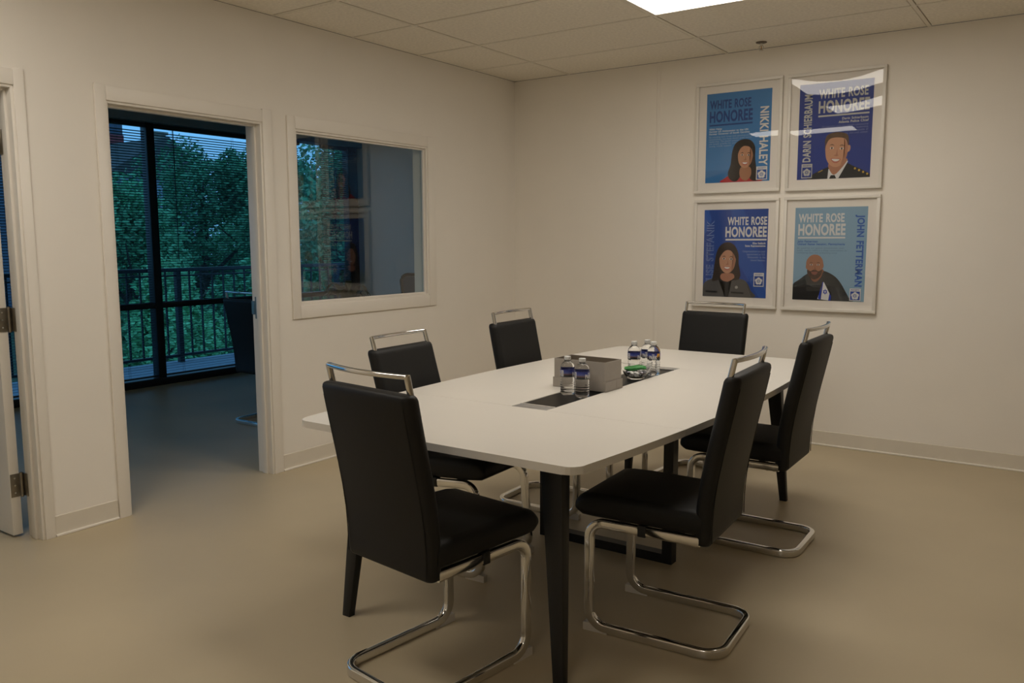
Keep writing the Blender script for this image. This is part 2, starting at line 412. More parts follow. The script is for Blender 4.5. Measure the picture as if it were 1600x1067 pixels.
def tree(x, y, zb, zt, rx, ry, tone, nleaf, label, seed, leaf=0.075, name='tree'):
    rnd = random.Random(seed)
    e = empty(name, (x, y, zb))
    hh = zt - zb
    pts = [(0, 0, 0), (0.1 * rx, 0.05 * ry, hh * 0.3), (-.05 * rx, -.05 * ry, hh * 0.6), (0, 0, hh * 0.85)]
    bm = bmesh.new(); tube_round(bm, pts, [hh * .026, hh * .02, hh * .013, hh * .004], 8); obj('trunk', bm, BARK, e, True)
    for q in range(7):
        a = q * 2.4; z_ = hh * (0.28 + 0.07 * q)
        bm = bmesh.new(); tube_round(bm, [(0.05 * rx, 0, z_), (.4 * rx * math.cos(a), .4 * ry * math.sin(a), z_ + .12 * hh), (.75 * rx * math.cos(a), .75 * ry * math.sin(a), z_ + .2 * hh)], [hh * .009, hh * .006, hh * .002], 6); obj('branch', bm, BARK, e, True)
    blobs = []
    for q in range(26):
        a = rnd.uniform(0, 2 * PI); zz = rnd.uniform(-1, 1); rr = math.sqrt(1 - zz * zz) * rnd.uniform(.35, .9)
        blobs.append((rr * math.cos(a) * rx, rr * math.sin(a) * ry, hh * 0.53 + zz * hh * 0.38, rnd.uniform(.22, .4)))
    verts, faces = [], []
    while len(faces) < nleaf * 2:
        bx, by, bz, br = rnd.choice(blobs)
        v = Vector((rnd.gauss(0, 1), rnd.gauss(0, 1), rnd.gauss(0, 1))).normalized() * (rnd.uniform(.55, 1.0))
        c = Vector((bx + v.x * br * rx, by + v.y * br * ry, bz + v.z * br * hh * .5))
        a = Vector((rnd.gauss(0, 1), rnd.gauss(0, 1), rnd.gauss(0, .6))).normalized(); b = a.cross(Vector((rnd.gauss(0, 1), rnd.gauss(0, 1), rnd.gauss(0, 1)))).normalized()
        s = leaf * rnd.uniform(.6, 1.3); i0 = len(verts)
        verts += [tuple(c + a * s), tuple(c + b * s * .5), tuple(c - a * s), tuple(c - b * s * .5)]
        faces.append((i0, i0 + 1, i0 + 2, i0 + 3))
    me = bpy.data.meshes.new('foliage'); me.from_pydata(verts, [], faces); me.materials.append(LEAFM[tone])
    fo = link(bpy.data.objects.new('foliage', me), e); fo['kind'] = 'stuff'
    tag(e, label, 'tree' if name == 'tree' else 'shrub', 'trees beyond the balcony')
tree(-17.4, 9.3, -3.5, 4.3, 2.4, 2.6, 0, 16000, 'large dark dome-shaped tree right of the black window post', 1)
tree(-23, 16.0, -3.5, 5.2, 2.6, 3.0, 1, 12000, 'tall loose-crowned tree at the right of the office doorway view', 2)
tree(-13.2, 4.5, -3.5, 2.35, 1.6, 1.8, 1, 12000, 'shorter green tree left of the black window post', 3)
tree(-10.3, 3.5, -3.5, 0.9, 1.1, 1.4, 2, 8000, 'bright green low tree just beyond the railing', 4)
tree(-11.3, 6.5, -3.5, 1.1, 1.2, 1.35, 1, 9000, 'round low tree behind the chair in the office', 5)
tree(-12.7, 10.1, -3.5, 4.5, 1.25, 1.6, 0, 9000, 'tree with sky gaps seen through the interior window', 6)
tree(-9.9, 9.4, -3.5, 0.8, 1.0, 1.0, 2, 9000, 'light green tree low in the interior window', 7)
tree(-31, 14.0, -3.5, 3.9, 3.0, 3.4, 0, 10000, 'distant dark tree under the far house', 8, leaf=.13)
tree(-27, 20.5, -3.5, 5.0, 3.6, 4.6, 0, 10000, 'distant dark tree behind the loose-crowned tree', 9, leaf=.13)
tree(-22, 27, -3.5, 4.6, 3.4, 4.5, 1, 9000, 'farthest tree, to the right in the interior window', 10, leaf=.13)
# houses seen over the trees at the upper left of the doorway
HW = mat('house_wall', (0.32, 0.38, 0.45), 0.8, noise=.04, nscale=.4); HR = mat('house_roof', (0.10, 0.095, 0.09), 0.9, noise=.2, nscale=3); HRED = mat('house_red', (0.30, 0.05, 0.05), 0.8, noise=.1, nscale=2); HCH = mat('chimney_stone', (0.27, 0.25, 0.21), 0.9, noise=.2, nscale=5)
HWIN = mat('house_window', (0.03, 0.04, 0.05), 0.2)
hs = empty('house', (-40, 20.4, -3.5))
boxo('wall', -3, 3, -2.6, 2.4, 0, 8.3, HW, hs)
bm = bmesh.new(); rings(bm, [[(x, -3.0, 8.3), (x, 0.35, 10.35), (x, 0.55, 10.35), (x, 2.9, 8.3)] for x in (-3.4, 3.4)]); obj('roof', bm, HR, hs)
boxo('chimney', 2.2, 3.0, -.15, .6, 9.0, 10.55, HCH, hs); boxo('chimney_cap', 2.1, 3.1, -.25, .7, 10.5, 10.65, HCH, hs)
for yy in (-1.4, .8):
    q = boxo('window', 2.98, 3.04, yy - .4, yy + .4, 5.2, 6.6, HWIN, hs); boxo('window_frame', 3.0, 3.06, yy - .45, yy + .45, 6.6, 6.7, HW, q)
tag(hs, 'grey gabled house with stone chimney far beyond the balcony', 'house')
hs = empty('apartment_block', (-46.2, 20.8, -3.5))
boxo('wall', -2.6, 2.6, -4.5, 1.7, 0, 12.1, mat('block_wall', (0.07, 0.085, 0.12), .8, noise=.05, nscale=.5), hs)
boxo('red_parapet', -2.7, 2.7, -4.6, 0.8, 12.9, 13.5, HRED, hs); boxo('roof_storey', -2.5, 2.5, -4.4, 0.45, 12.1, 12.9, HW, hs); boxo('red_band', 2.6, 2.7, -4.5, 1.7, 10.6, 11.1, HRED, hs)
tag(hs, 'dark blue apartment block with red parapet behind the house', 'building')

# ------------------------------------------------------------------ chairs
def chair_proto():
    e = empty('dining_chair')
    # chrome cantilever frame
    w = 0.188; zt, zf = 0.400, 0.018
    yv = 0.05; yr = 0.527; ya = 0.45
    rF, rB, rC = 0.055, 0.065, 0.07
    path = []
    def arc(c, r0, r1, seg, ax1, ax2, lat0, lat1=None):
        pass
    X = Vector((1, 0, 0)); Y = Vector((0, 1, 0)); Z = Vector((0, 0, 1))
    half = []
    half.append((Vector((w, ya, zt)), -Y, X))
    n = 7
    for k in range(n + 1):
        a = PI / 2 * k / n
        c = Vector((w, yv + rF, zt - rF)); half.append((c + Z * rF * math.cos(a) - Y * rF * math.sin(a), -Y * math.cos(a) - Z * math.sin(a), X))
    for k in range(n + 1):
        a = PI / 2 * k / n
        c = Vector((w, yv + rB, zf + rB)); half.append((c - Y * rB * math.cos(a) - Z * rB * math.sin(a), -Z * math.cos(a) + Y * math.sin(a), X))
    for k in range(n + 1):
        a = PI / 2 * k / n
        c = Vector((w - rC, yr - rC, zf)); half.append((c + X * rC * math.cos(a) + Y * rC * math.sin(a), Y * math.cos(a) - X * math.sin(a), X * math.cos(a) + Y * math.sin(a)))
    mir = []
    for P, T, Lt in reversed(half):
        mir.append((Vector((-P.x, P.y, P.z)), Vector((T.x, -T.y, -T.z)), Vector((-Lt.x, Lt.y, Lt.z))))
    bm = bmesh.new(); sweep(bm, half + mir, rrect(0.0125, 0.0170, 0.0065, 3)); obj('frame', bm, CHROME, e, True)
    # under-seat cross bars
    for yy in (0.16, 0.36):
        boxo('cross_bar', -w, w, yy - .015, yy + .015, zt - .006, zt + .006, BLACKMETAL, e)
    for s in (-1, 1):
        boxo('tube_band', s * w - .0145, s * w + .0145, 0.235, 0.265, zt - .0185, zt + .022, BLACKMETAL, e, 0.003)  # black band around the middle of each seat tube
        bm = bmesh.new(); rings(bm, [[(s * w + dx, yv - .018, 0.0), (s * w + dx, yv - .018, 0.028), (s * w + dx, yv + .005, 0.03), (s * w + dx, yv + .075, 0.006), (s * w + dx, yv + .075, 0.0)] for dx in (-.012, .012)]); obj('glide', bm, GLIDE, e)
        for yy in (0.40, 0.43):
            bm = bmesh.new(); lathe(bm, [(0.0001, zt - .021), (0.005, zt - .020), (0.006, zt - .014)], 10, s * w, yy); obj('screw', bm, CHROME, e, True)
    # seat cushion, lofted front to back
    hw = 0.205
    def sec(y, zb_, ztp, sx, rad):
        cx, cz = 0, (zb_ + ztp) / 2; hz = (ztp - zb_) / 2
        return [(cx + a * sx / 1.0, y, cz + b) for a, b in rrect(hw * sx, hz, min(rad, hz * .98), 4)]
    ring = []
    for y, zb_, ztp, sx in ((-0.006, .446, .462, .93), (-0.003, .436, .474, .96), (.006, .427, .487, .982), (.022, .420, .498, 1.0), (.06, .418, .505, 1.0), (.14, .418, .507, 1.0), (.25, .418, .505, 1.0), (.36, .418, .503, 1.0), (.46, .418, .505, 1.0)):
        ring.append([(a, y, (zb_ + ztp) / 2 + b) for a, b in rrect(hw * sx, (ztp - zb_) / 2, min(.03, (ztp - zb_) / 2 * .95), 4)])
    bm = bmesh.new(); rings(bm, ring); obj('seat', bm, LEATHER, e, True)
    # backrest, lofted bottom to top along a bent spine
    spine = [(.385, .459), (.46, .459), (.54, .464), (.62, .475), (.70, .490), (.78, .507), (.86, .524), (.955, .543)]
    def sp(z):
        for (z0_, s0_), (z1_, s1_) in zip(spine, spine[1:]):
            if z <= z1_: return s0_ + (s1_ - s0_) * (z - z0_) / (z1_ - z0_)
        return spine[-1][1]
    ring = []
    zs = [.385, .388, .395, .41] + [.41 + (.928 - .41) * k / 18 for k in range(1, 19)] + [.94, .949, .954, .957]
    for z in zs:
        d = min(z - .385, .957 - z)
        rd = 0.02
        sh = 1.0 if d >= rd else math.sqrt(max(0.0, 1 - ((rd - d) / rd) ** 2))
        tk = 0.029 * (0.45 + 0.55 * sh); wx = 0.207 - 0.014 * (1 - sh) - (0.006 * (.6 - z) / .2 if z < .6 else 0)
        c = sp(min(z, .955))
        bow = lambda a: 0.012 * (1 - (a / .207) ** 2) * min(1, max(0, (z - .45) / .2))
        ring.append([(a, c + b + bow(a), z) for a, b in rrect(wx, tk, tk * .93, 5)])
    bm = bmesh.new(); rings(bm, ring); obj('backrest', bm, LEATHER, e, True)
    # stitched seams on the back's rear edges
    for s in (-1, 1):
        pts = [(s * .186, sp(z) + .0285 + .012 * (1 - (.186 / .207) ** 2), z) for z in [.40 + .52 * k / 14 for k in range(15)]]
        bm = bmesh.new(); tube_round(bm, pts, 0.0016, 5); obj('seam', bm, LEATHER, e, True)
    # chrome handle
    wx = 0.183; zl, zh = 0.943, 1.008
    bar = []
    for k in range(13):
        q = -1 + 2 * k / 12; bar.append((wx * q, .547 + 0.024 * (1 - q * q), zh))
    pr = rrect(0.0065, 0.0085, 0.005, 3)
    bm = bmesh.new()
    path = [(Vector(p_), (Vector(bar[min(i + 1, 12)]) - Vector(bar[max(i - 1, 0)])), Vector((0, 0, 1))) for i, p_ in enumerate(bar)]
    sweep(bm, [(P, T, T.cross(Vector((0, 0, 1)))) for P, T, _ in path], rrect(0.0085, 0.0075, 0.0055, 3)); hb = obj('handle', bm, CHROME, e, True)
    for s in (-1, 1):
        bm = bmesh.new(); sweep(bm, [((s * wx, .532, zl), (0, .014, .07), (1, 0, 0)), ((s * wx, .5475, zh + .0045), (0, .014, .07), (1, 0, 0))], rrect(0.0075, 0.0095, 0.0055, 3)); obj('handle_post', bm, CHROME, hb, True)
    return e
proto = chair_proto()
CH = [('nearest black leatherette chair at the near end of the table, seen from behind', 2.287, -3.456, 172.5),
      ('black chair on the right side of the table, nearer the camera', 2.485, -3.059, -86.5),
      ('black chair on the right side of the table, nearer the poster wall', 2.433, -1.995, -89.0),
      ('black chair on the window side of the table, nearer the camera', 2.02, -2.935, 92.5),
      ('black chair on the window side of the table, nearer the room corner', 1.954, -2.056, 92.5),
      ('black chair at the far end of the table below the posters', 2.088, -1.51, -3.0),
      ('black chair in the dark office beyond the open doorway', -1.21, -1.27, 180.0)]
for i, (lb, x, y, a) in enumerate(CH):
    o = proto if i == 0 else copy_tree(proto)
    o.location = (x, y, 0); o.rotation_euler = (0, 0, math.radians(a))
    if i == 3:              # this one's sprung frame leans back a little
        al = math.radians(4.3)
        for ch in [c for k in o.children for c in (k, *k.children)]:
            ch.data = ch.data.copy()
            for v in ch.data.vertices:
                q = min(1.0, max(0.0, (v.co.z - 0.035) / 0.06)); a_ = al * q * q * (3 - 2 * q)
                dy, dz = v.co.y - 0.05, v.co.z
                v.co.y = 0.05 + dy * math.cos(a_) + dz * math.sin(a_); v.co.z = dz * math.cos(a_) - dy * math.sin(a_)
    tag(o, lb, 'chair', 'black cantilever chairs')

# ------------------------------------------------------------------ table
TC = (2.213, -2.505)
tb = empty('conference_table', (TC[0], TC[1], 0))
HL, WM, WE, ZT, TH = 1.262, 0.66, 0.577, 0.75, 0.025
def hwid(y): return WE + (WM - WE) * (1 - (y / HL) ** 2)
def edge(y0, y1, s, n=18): return [(s * hwid(y0 + (y1 - y0) * k / n), y0 + (y1 - y0) * k / n) for k in range(n + 1)]
TY0, TY1, TW = -0.628, 0.622, 0.079
G = 0.0007
def corner(s, e):       # rounded outer corner from the side edge to the end edge
    R = 0.055; cy = e * (HL - R); cx = s * (hwid(e * (HL - R)) - R); out = []
    for k in range(7):
        a = PI / 2 * k / 6
        out.append((cx + s * R * math.cos(a), cy + e * R * math.sin(a)))
    return out
for e_ in (-1, 1):
    yi = TY0 if e_ < 0 else TY1
    right = edge(yi + e_ * G, e_ * (HL - .056), 1) + corner(1, e_)
    left = [(-x, y) for x, y in right]
    pts = right + left[::-1]
    if e_ < 0: pts = pts[::-1]
    bm = bmesh.new(); prism(bm, pts, ZT - TH, ZT, 0.0022); obj('tabletop_panel', bm, TABLE, tb)
for s in (-1, 1):
    pts = edge(TY0 + G, TY1 - G, s) + [(s * TW, TY1 - G), (s * TW, TY0 + G)]
    if s < 0: pts = pts[::-1]
    bm = bmesh.new(); prism(bm, pts, ZT - TH, ZT, 0.0022); obj('tabletop_panel', bm, TABLE, tb)
tr = boxo('cable_tray', -TW + .001, TW - .001, TY0 + .066, TY1 - .066, ZT - .02, ZT - .0035, BLACKGLASS, tb)
for a, b in ((TY0 + .002, TY0 + .064), (TY1 - .064, TY1 - .002)):
    boxo('tray_flap', -TW + .001, TW - .001, a, b, ZT - .02, ZT - .001, ALU, tb, .0015)
for a, b in ((TY0 + .058, TY0 + .070), (TY1 - .070, TY1 - .058)):
    boxo('flap_lip', -TW + .001, TW - .001, a, b, ZT - .004, ZT + .0015, mat('lip_aluminium', (.6, .58, .55), .35, metal=.5), tb, .001)
for sx in (-1, 1):
    for sy in (-1, 1):
        fx, fy = sx * .462, sy * 1.146; tx, ty = sx * .402, sy * 1.085
        bm = bmesh.new(); rs = []
        for z, cx, cy, a, b in ((0.0, fx, fy, .019, .015), (0.006, fx, fy, .019, .015), (.725, tx, ty, .04, .026)):
            rs.append([(cx + p_, cy + q_, z) for p_, q_ in rrect(a, b, .004, 2)])
        rings(bm, rs); lg = obj('leg', bm, BLACKMETAL, tb, True)
        bm = bmesh.new(); box(bm, fx - .016, fx + .016, fy - .012, fy + .012, -0.0, 0.003); obj('foot_pad', bm, BLACKMETAL, lg)
        boxo('mounting_plate', tx - .07, tx + .07, ty - .06, ty + .06, .719, .725, BLACKMETAL, lg)
bm = bmesh.new()
fw = 0.335
box(bm, -fw, -fw + .045, -.025, .025, 0, .725); box(bm, fw - .045, fw, -.025, .025, 0, .725); box(bm, -fw + .045, fw - .045, -.025, .025, 0, .04); box(bm, -fw + .045, fw - .045, -.025, .025, .69, .725)
obj('center_frame', bm, BLACKMETAL, tb)
for s in (-1, 1): boxo('beam', s * .30 - .02, s * .30 + .02, -1.03, 1.03, .69, .725, BLACKMETAL, tb)
tag(tb, 'long white boat-shaped conference table with black tapered legs', 'table')

# ------------------------------------------------------------------ text helper
def text_mesh(s, bold=0.0, align='LEFT', spacing=1.0, outline=False):
    cu = bpy.data.curves.new('lettering', 'FONT'); cu.body = s; cu.align_x = align; cu.offset = bold; cu.space_line = spacing; cu.space_character = 1.06; cu.space_word = 1.25
    cu.resolution_u = 3
    if outline:
        cu.fill_mode = 'NONE'; cu.bevel_depth = 0.02; cu.bevel_resolution = 0
    o = bpy.data.objects.new('tmp_text', cu); COL.objects.link(o)
    dg = bpy.context.evaluated_depsgraph_get()
    me = bpy.data.meshes.new_from_object(o.evaluated_get(dg))
    bpy.data.objects.remove(o); bpy.data.curves.remove(cu)
    return me
def fit_text(s, x0, x1, y0, y1, bold=0.0, align='LEFT', spacing=1.0, outline=False, rot=0):
    """mesh whose bounds fill the box x0..x1, y0..y1; rot=-1 reads downward, +1 upward"""
    me = text_mesh(s, bold, align, spacing, outline)
    V = [v.co.copy() for v in me.vertices]
    ax0, ax1 = min(v.x for v in V), max(v.x for v in V); ay0, ay1 = min(v.y for v in V), max(v.y for v in V)
    for v, c in zip(me.vertices, V):
        a, b = (c.x - ax0) / (ax1 - ax0), (c.y - ay0) / (ay1 - ay0)
        if rot == -1: a, b = b, 1 - a
        elif rot == 1: a, b = 1 - b, a
        v.co = (x0 + (x1 - x0) * a, y0 + (y1 - y0) * b, 0)
    return me

# ------------------------------------------------------------------ posters
PW, PH = 0.606, 0.758           # outer frame
IW, IH = 0.458, 0.614           # printed sheet
def catmull(pts, n=6):
    out = []; N = len(pts)
    for i in range(N):
        p0, p1, p2, p3 = [Vector(pts[(i + k - 1) % N]) for k in range(4)]
        for k in range(n):
            t = k / n
            out.append(0.5 * ((2 * p1) + (-p0 + p2) * t + (2 * p0 - 5 * p1 + 4 * p2 - p3) * t * t + (-p0 + 3 * p1 - 3 * p2 + p3) * t ** 3))
    return [(p_.x, p_.y) for p_ in out]
def ell(cx, cy, rx, ry, a=0.0, n=28, t0=0, t1=360):
    out = []
    for k in range(n):
        t = math.radians(t0 + (t1 - t0) * k / n); x, y = rx * math.cos(t), ry * math.sin(t)
        out.append((cx + x * math.cos(a) - y * math.sin(a), cy + x * math.sin(a) + y * math.cos(a)))
    return out
INK = {}
def ink(col, noise=0.0, nscale=60):
    key = (tuple(round(c, 3) for c in col), noise)
    if key not in INK: INK[key] = mat('ink_%d' % len(INK), col, 0.6, noise=noise, nscale=nscale)
    return INK[key]
class Poster:
    """flat printed sheet in a white frame on the back wall; print coordinates: u 0..1 across, v 0..1 down"""
    def __init__(self, cx, cz, label, bg):
        self.root = empty('framed_poster', (cx, 0, cz))
        e = self.root
        hw, hh = PW / 2, PH / 2; fw = 0.020; d = 0.032
        boxo('frame_bar', -hw, hw, -d, -.001, hh - fw, hh, WHITEFRAME, e, .002); boxo('frame_bar', -hw, hw, -d, -.001, -hh, -hh + fw, WHITEFRAME, e, .002)
        boxo('frame_bar', -hw, -hw + fw, -d, -.001, -hh + fw, hh - fw, WHITEFRAME, e, .002); boxo('frame_bar', hw - fw, hw, -d, -.001, -hh + fw, hh - fw, WHITEFRAME, e, .002)
        boxo('mat_board', -hw + fw, hw - fw, -.012, -.004, -hh + fw, hh - fw, MATBOARD, e)
        self.pr = boxo('print', -IW / 2, IW / 2, -.0128, -.0121, -IH / 2, IH / 2, bg, e)
        self.z = 0.0131
        # bowed acrylic glazing
        bm = bmesh.new(); n = 14; g = []
        for j in range(n + 1):
            row = []
            for i in range(n + 1):
                a, b = -1 + 2 * i / n, -1 + 2 * j / n
                bow = -0.005 * (1 - a * a) * (1 - b * b)
                row.append(bm.verts.new((a * (hw - fw), -.026 + bow, b * (hh - fw))))
            g.append(row)
        for j in range(n):
            for i in range(n): bm.faces.new((g[j][i], g[j][i + 1], g[j + 1][i + 1], g[j + 1][i]))
        obj('glazing', bm, ACRYL, e, True)
        tag(e, label, 'poster', 'framed honoree posters')
    def P(self, u_, v_): return ((u_ - .5) * IW, (.5 - v_) * IH)
    def poly(self, name, layers):
        """layers: list of (points in u,v, ink); drawn one over the other"""
        bm = bmesh.new(); mats = []
        for pts, mt in layers:
            pts = [(min(.9995, max(.0005, a)), min(.9995, max(.0005, b))) for a, b in pts]
            if mt not in mats: mats.append(mt)
            vs = []
            last = None
            for a, b in pts:
                x, zc = self.P(a, b)
                if last and abs(last[0] - x) < 1e-5 and abs(last[1] - zc) < 1e-5: continue
                last = (x, zc); vs.append(bm.verts.new((x, -self.z, zc)))
            f_ = bm.faces.new(vs); f_.material_index = mats.index(mt)
            bmesh.ops.triangulate(bm, faces=[f_], ngon_method='EAR_CLIP')
            self.z += 0.00012
        me = bpy.data.meshes.new(name); bm.normal_update(); bm.to_mesh(me); bm.free()
        for k in mats: me.materials.append(k)
        self.z += 0.0001
        return link(bpy.data.objects.new(name, me), self.pr)
    def text(self, s, u0, u1, v0, v1, mt, bold=0.0, align='LEFT', rot=0, outline=False, name='lettering', spacing=1.0):
        x0, zt_ = self.P(u0, v0); x1, zb_ = self.P(u1, v1)
        me = fit_text(s, x0, x1, zb_, zt_, bold, align, spacing, outline, rot)
        for v in me.vertices: v.co = (v.co.x, -self.z, v.co.y)
        me.materials.clear(); me.materials.append(mt)
        self.z += 0.0001
        return link(bpy.data.objects.new(name, me), self.pr)
    def emblem(self, u0, u1, v0, v1, bg, fg, border):
        w, h = u1 - u0, v1 - v0
        L_ = [([(u0, v0), (u1, v0), (u1, v1), (u0, v1)], border), ([(u0 + .07 * w, v0 + .24 * h), (u1 - .07 * w, v0 + .24 * h), (u1 - .07 * w, v1 - .06 * h), (u0 + .07 * w, v1 - .06 * h)], bg)]
        cx, cy = (u0 + u1) / 2, v0 + .60 * h
        for k in range(5):
            a = 2 * PI * k / 5 - PI / 2
            L_.append((ell(cx + .2 * w * math.cos(a), cy + .2 * w * IW / IH * math.sin(a), .17 * w, .17 * w * IW / IH, n=14), fg))
        L_.append((ell(cx, cy, .16 * w, .16 * w * IW / IH, n=16), bg)); L_.append((ell(cx + .01 * w, cy, .11 * w, .11 * w * IW / IH, n=14), fg)); L_.append((ell(cx + .03 * w, cy, .05 * w, .05 * w * IW / IH, n=12), bg))
        self.poly('emblem', L_)
        self.text('SOCIETY', u0 + .12 * w, u1 - .12 * w, v0 + .07 * h, v0 + .18 * h, bg, 0.02)
ASP = IW / IH
def face_layers(cx, cy, rx, skin, dark, lip, brow, teeth=True, tilt=0.0):
    """flat printed face, rx = half width in u"""
    ry = rx * 1.36 * ASP
    q = lambda a, b: (cx + a * rx * math.cos(tilt) - b * ry * math.sin(tilt), cy + b * ry * math.cos(tilt) + a * rx * math.sin(tilt))
    out = [(catmull([q(*p_) for p_ in ((0, -1.02), (.62, -.82), (.95, -.3), (.93, .15), (.78, .58), (.42, .92), (0, 1.03), (-.42, .92), (-.78, .58), (-.93, .15), (-.95, -.3), (-.62, -.82))], 4), skin)]
    out.append(([q(*p_) for p_ in ((.55, -.78), (.78, -.58), (.93, -.28), (.92, .15), (.85, .4), (.74, .62), (.60, .77), (.44, .90), (.52, .68), (.6, .4), (.66, .1), (.67, -.3), (.63, -.6))], dark))
    for s in (-1, 1):
        out.append((catmull([q(s * .2, -.33), q(s * .42, -.42), q(s * .66, -.33), q(s * .42, -.36)], 3), brow))
        out.append((ell(*q(s * .42, -.17), rx * .17, ry * .075, n=12), ink((.7, .66, .6)))); out.append((ell(*q(s * .42, -.17), rx * .085, ry * .075, n=10), brow))
    out.append((catmull([q(.05, -.15), q(.12, .18), q(.2, .28), q(0, .34), q(-.2, .28), q(-.02, .22)], 3), dark))
    out.append((catmull([q(*p_) for p_ in ((-.42, .5), (0, .47), (.42, .5), (.22, .72), (0, .76), (-.22, .72))], 4), lip))
    if teeth: out.append((catmull([q(*p_) for p_ in ((-.34, .53), (0, .51), (.34, .53), (.18, .64), (0, .67), (-.18, .64))], 4), ink((.72, .70, .66))))
    return out
WHT = ink((0.72, 0.70, 0.66)); NAVY = ink((0.012, 0.055, 0.22))
# --- upper left: mid-blue sheet, dark title
p = Poster(1.881, 2.092, 'mid-blue framed poster with dark navy title, upper left of four', ink((.045, .20, .47)))
p.poly('tone', [([(0, .86), (.45, .86), (.45, 1), (0, 1)], ink((.035, .17, .42)))])
p.text('WHITE ROSE', .05, .69, .075, .175, NAVY, .032); p.text('HONOREE', .05, .72, .195, .325, NAVY, .036)
p.poly('rule', [([(.05, .345), (.72, .345), (.72, .362), (.05, .362)], NAVY)])
LT = ink((.55, .62, .68))
p.text('Nikki Haley\nFormer US Ambassador to the UN\nFormer Governor of South Carolina', .05, .68, .385, .46, LT, .03)
p.text('By standing with Israel and speaking out against\nantisemitism, you have shown great moral\nleadership. The Jewish people\nare deeply grateful for your\nstrong, steady support.', .05, .8, .475, .60, ink((.30, .42, .58)))
hair = ink((.022, .014, .009), .3, 40); sk = ink((.50, .25, .14)); sk2 = ink((.36, .165, .085))
pl = [(catmull([(.27, 1.0), (.32, .95), (.45, .90), (.62, .93), (.8, .90), (.88, 1.0)], 5), ink((.42, .015, .02)))]
pl.append((catmull([(.40, .97), (.36, .9), (.40, .80), (.42, .66), (.47, .57), (.58, .53), (.70, .545), (.77, .62), (.775, .74), (.80, .86), (.87, .97), (.74, .99), (.62, .9), (.5, .99)], 5), hair))
pl.append((catmull([(.56, .84), (.70, .84), (.72, .93), (.64, .99), (.55, .94)], 4), sk2))
pl += face_layers(.625, .725, .118, sk, sk2, ink((.45, .10, .08)), hair, True, .05)
pl.append((catmull([(.49, .70), (.50, .60), (.60, .575), (.72, .60), (.755, .70), (.70, .625), (.60, .605), (.54, .64)], 4), hair))
p.poly('portrait', pl)
p.text('NIKKI HALEY', .835, .965, .19, .83, WHT, .03, rot=-1)
p.emblem(.80, .965, .84, .985, ink((.02, .09, .36)), WHT, WHT)
# --- upper right: dark blue sheet
p = Poster(2.523, 2.088, 'dark-blue framed poster with white glare on its glazing, upper right of four', ink((.016, .040, .24)))
G1 = ink((.50, .50, .47))
p.text('WHITE ROSE', .27, .93, .065, .165, G1, .032); p.text('HONOREE', .27, .955, .185, .315, G1, .036)
p.poly('rule', [([(.27, .335), (.955, .335), (.955, .352), (.27, .352)], G1)])
p.text('Darin Schierbaum\nAtlanta Police Chief', .55, .95, .37, .43, G1, .03, align='RIGHT')
p.text('By standing with the Jewish community\nand speaking out with clear leadership\nyou have proven that the people of\nAtlanta are safe and united.', .33, .95, .445, .545, ink((.20, .24, .42)), align='RIGHT')
p.text('DARIN SCHIERBAUM', .07, .185, .105, .815, G1, .03, rot=1)
cloth = ink((.014, .014, .016), .2, 50); hr2 = ink((.11, .06, .03), .3, 60); sk = ink((.56, .29, .17)); sk2 = ink((.42, .19, .11)); gold = ink((.55, .36, .05))
pl = [(catmull([(.2, 1.0), (.22, .95), (.36, .90), (.50, .86), (.66, .84), (.78, .88), (.95, .945), (.995, 1.0)], 5), cloth)]
pl.append(([(.44, .90), (.52, .87), (.68, .80), (.70, .83), (.58, 1.0), (.43, 1.0)], ink((.68, .68, .68))))
pl.append(([(.475, .965), (.53, .965), (.55, 1.0), (.455, 1.0)], ink((.006, .006, .008))))
pl.append((catmull([(.44, .84), (.64, .80), (.69, .82), (.55, .95), (.48, .94)], 4), sk2))
pl.append((catmull([(.38, .70), (.385, .58), (.43, .535), (.55, .52), (.67, .545), (.70, .60), (.70, .70), (.66, .60), (.5, .57), (.41, .60)], 4), hr2))
pl.append((ell(.705, .695, .022, .035, .2), sk)); 
pl += face_layers(.54, .715, .16, sk, sk2, ink((.45, .14, .10)), hr2, True, .08)
pl.append((catmull([(.385, .64), (.39, .575), (.50, .53), (.62, .535), (.69, .59), (.70, .66), (.67, .60), (.56, .575), (.45, .585)], 4), hr2))
for k in range(4): pl.append((ell(.80 + .055 * k, .905 + .02 * k, .014, .012, 0, 8), gold))
pl.append(([(.3, .925), (.36, .905), (.362, .912), (.302, .932)], gold))
p.poly('portrait', pl)
p.emblem(.065, .215, .835, .985, ink((.016, .040, .24)), G1, G1)
# --- lower left: royal-blue sheet
p = Poster(1.883, 1.290, 'royal-blue framed poster with tweed-jacket portrait, lower left of four', ink((.016, .060, .29)))
p.poly('tone', [([(.42, .0), (.62, .0), (1, .72), (1, 1), (.9, 1), (.55, .6)], ink((.022, .085, .36))), ([(.07, 0), (.12, .12), (.0, .3), (0, 0)], ink((.03, .10, .40)))])
WH2 = ink((.66, .66, .65))
p.text('WHITE ROSE', .375, .985, .085, .18, WH2, .032); p.text('HONOREE', .345, .985, .195, .315, WH2, .036)
p.poly('rule', [([(.35, .333), (.985, .333), (.985, .352), (.35, .352)], WH2)])
p.text('Elise Stefanik\nState Representative', .66, .975, .372, .43, WH2, .03, align='RIGHT')
p.text('Congratulations on your\nappointment as U.S.\nAmbassador to the\nUnited Nations.', .625, .975, .462, .585, ink((.28, .35, .52)), align='RIGHT')
p.text('ELISE STEFANIK', .045, .165, .12, .86, ink((.24, .31, .54)), .022, rot=1)
p.text('ELISE STEFANIK', .0505, .1595, .1225, .8575, ink((.018, .068, .31)), -.012, rot=1)
hair = ink((.030, .017, .011), .3, 40); sk = ink((.50, .26, .16)); sk2 = ink((.38, .17, .10)); tweed = ink((.075, .072, .070), .75, 420)
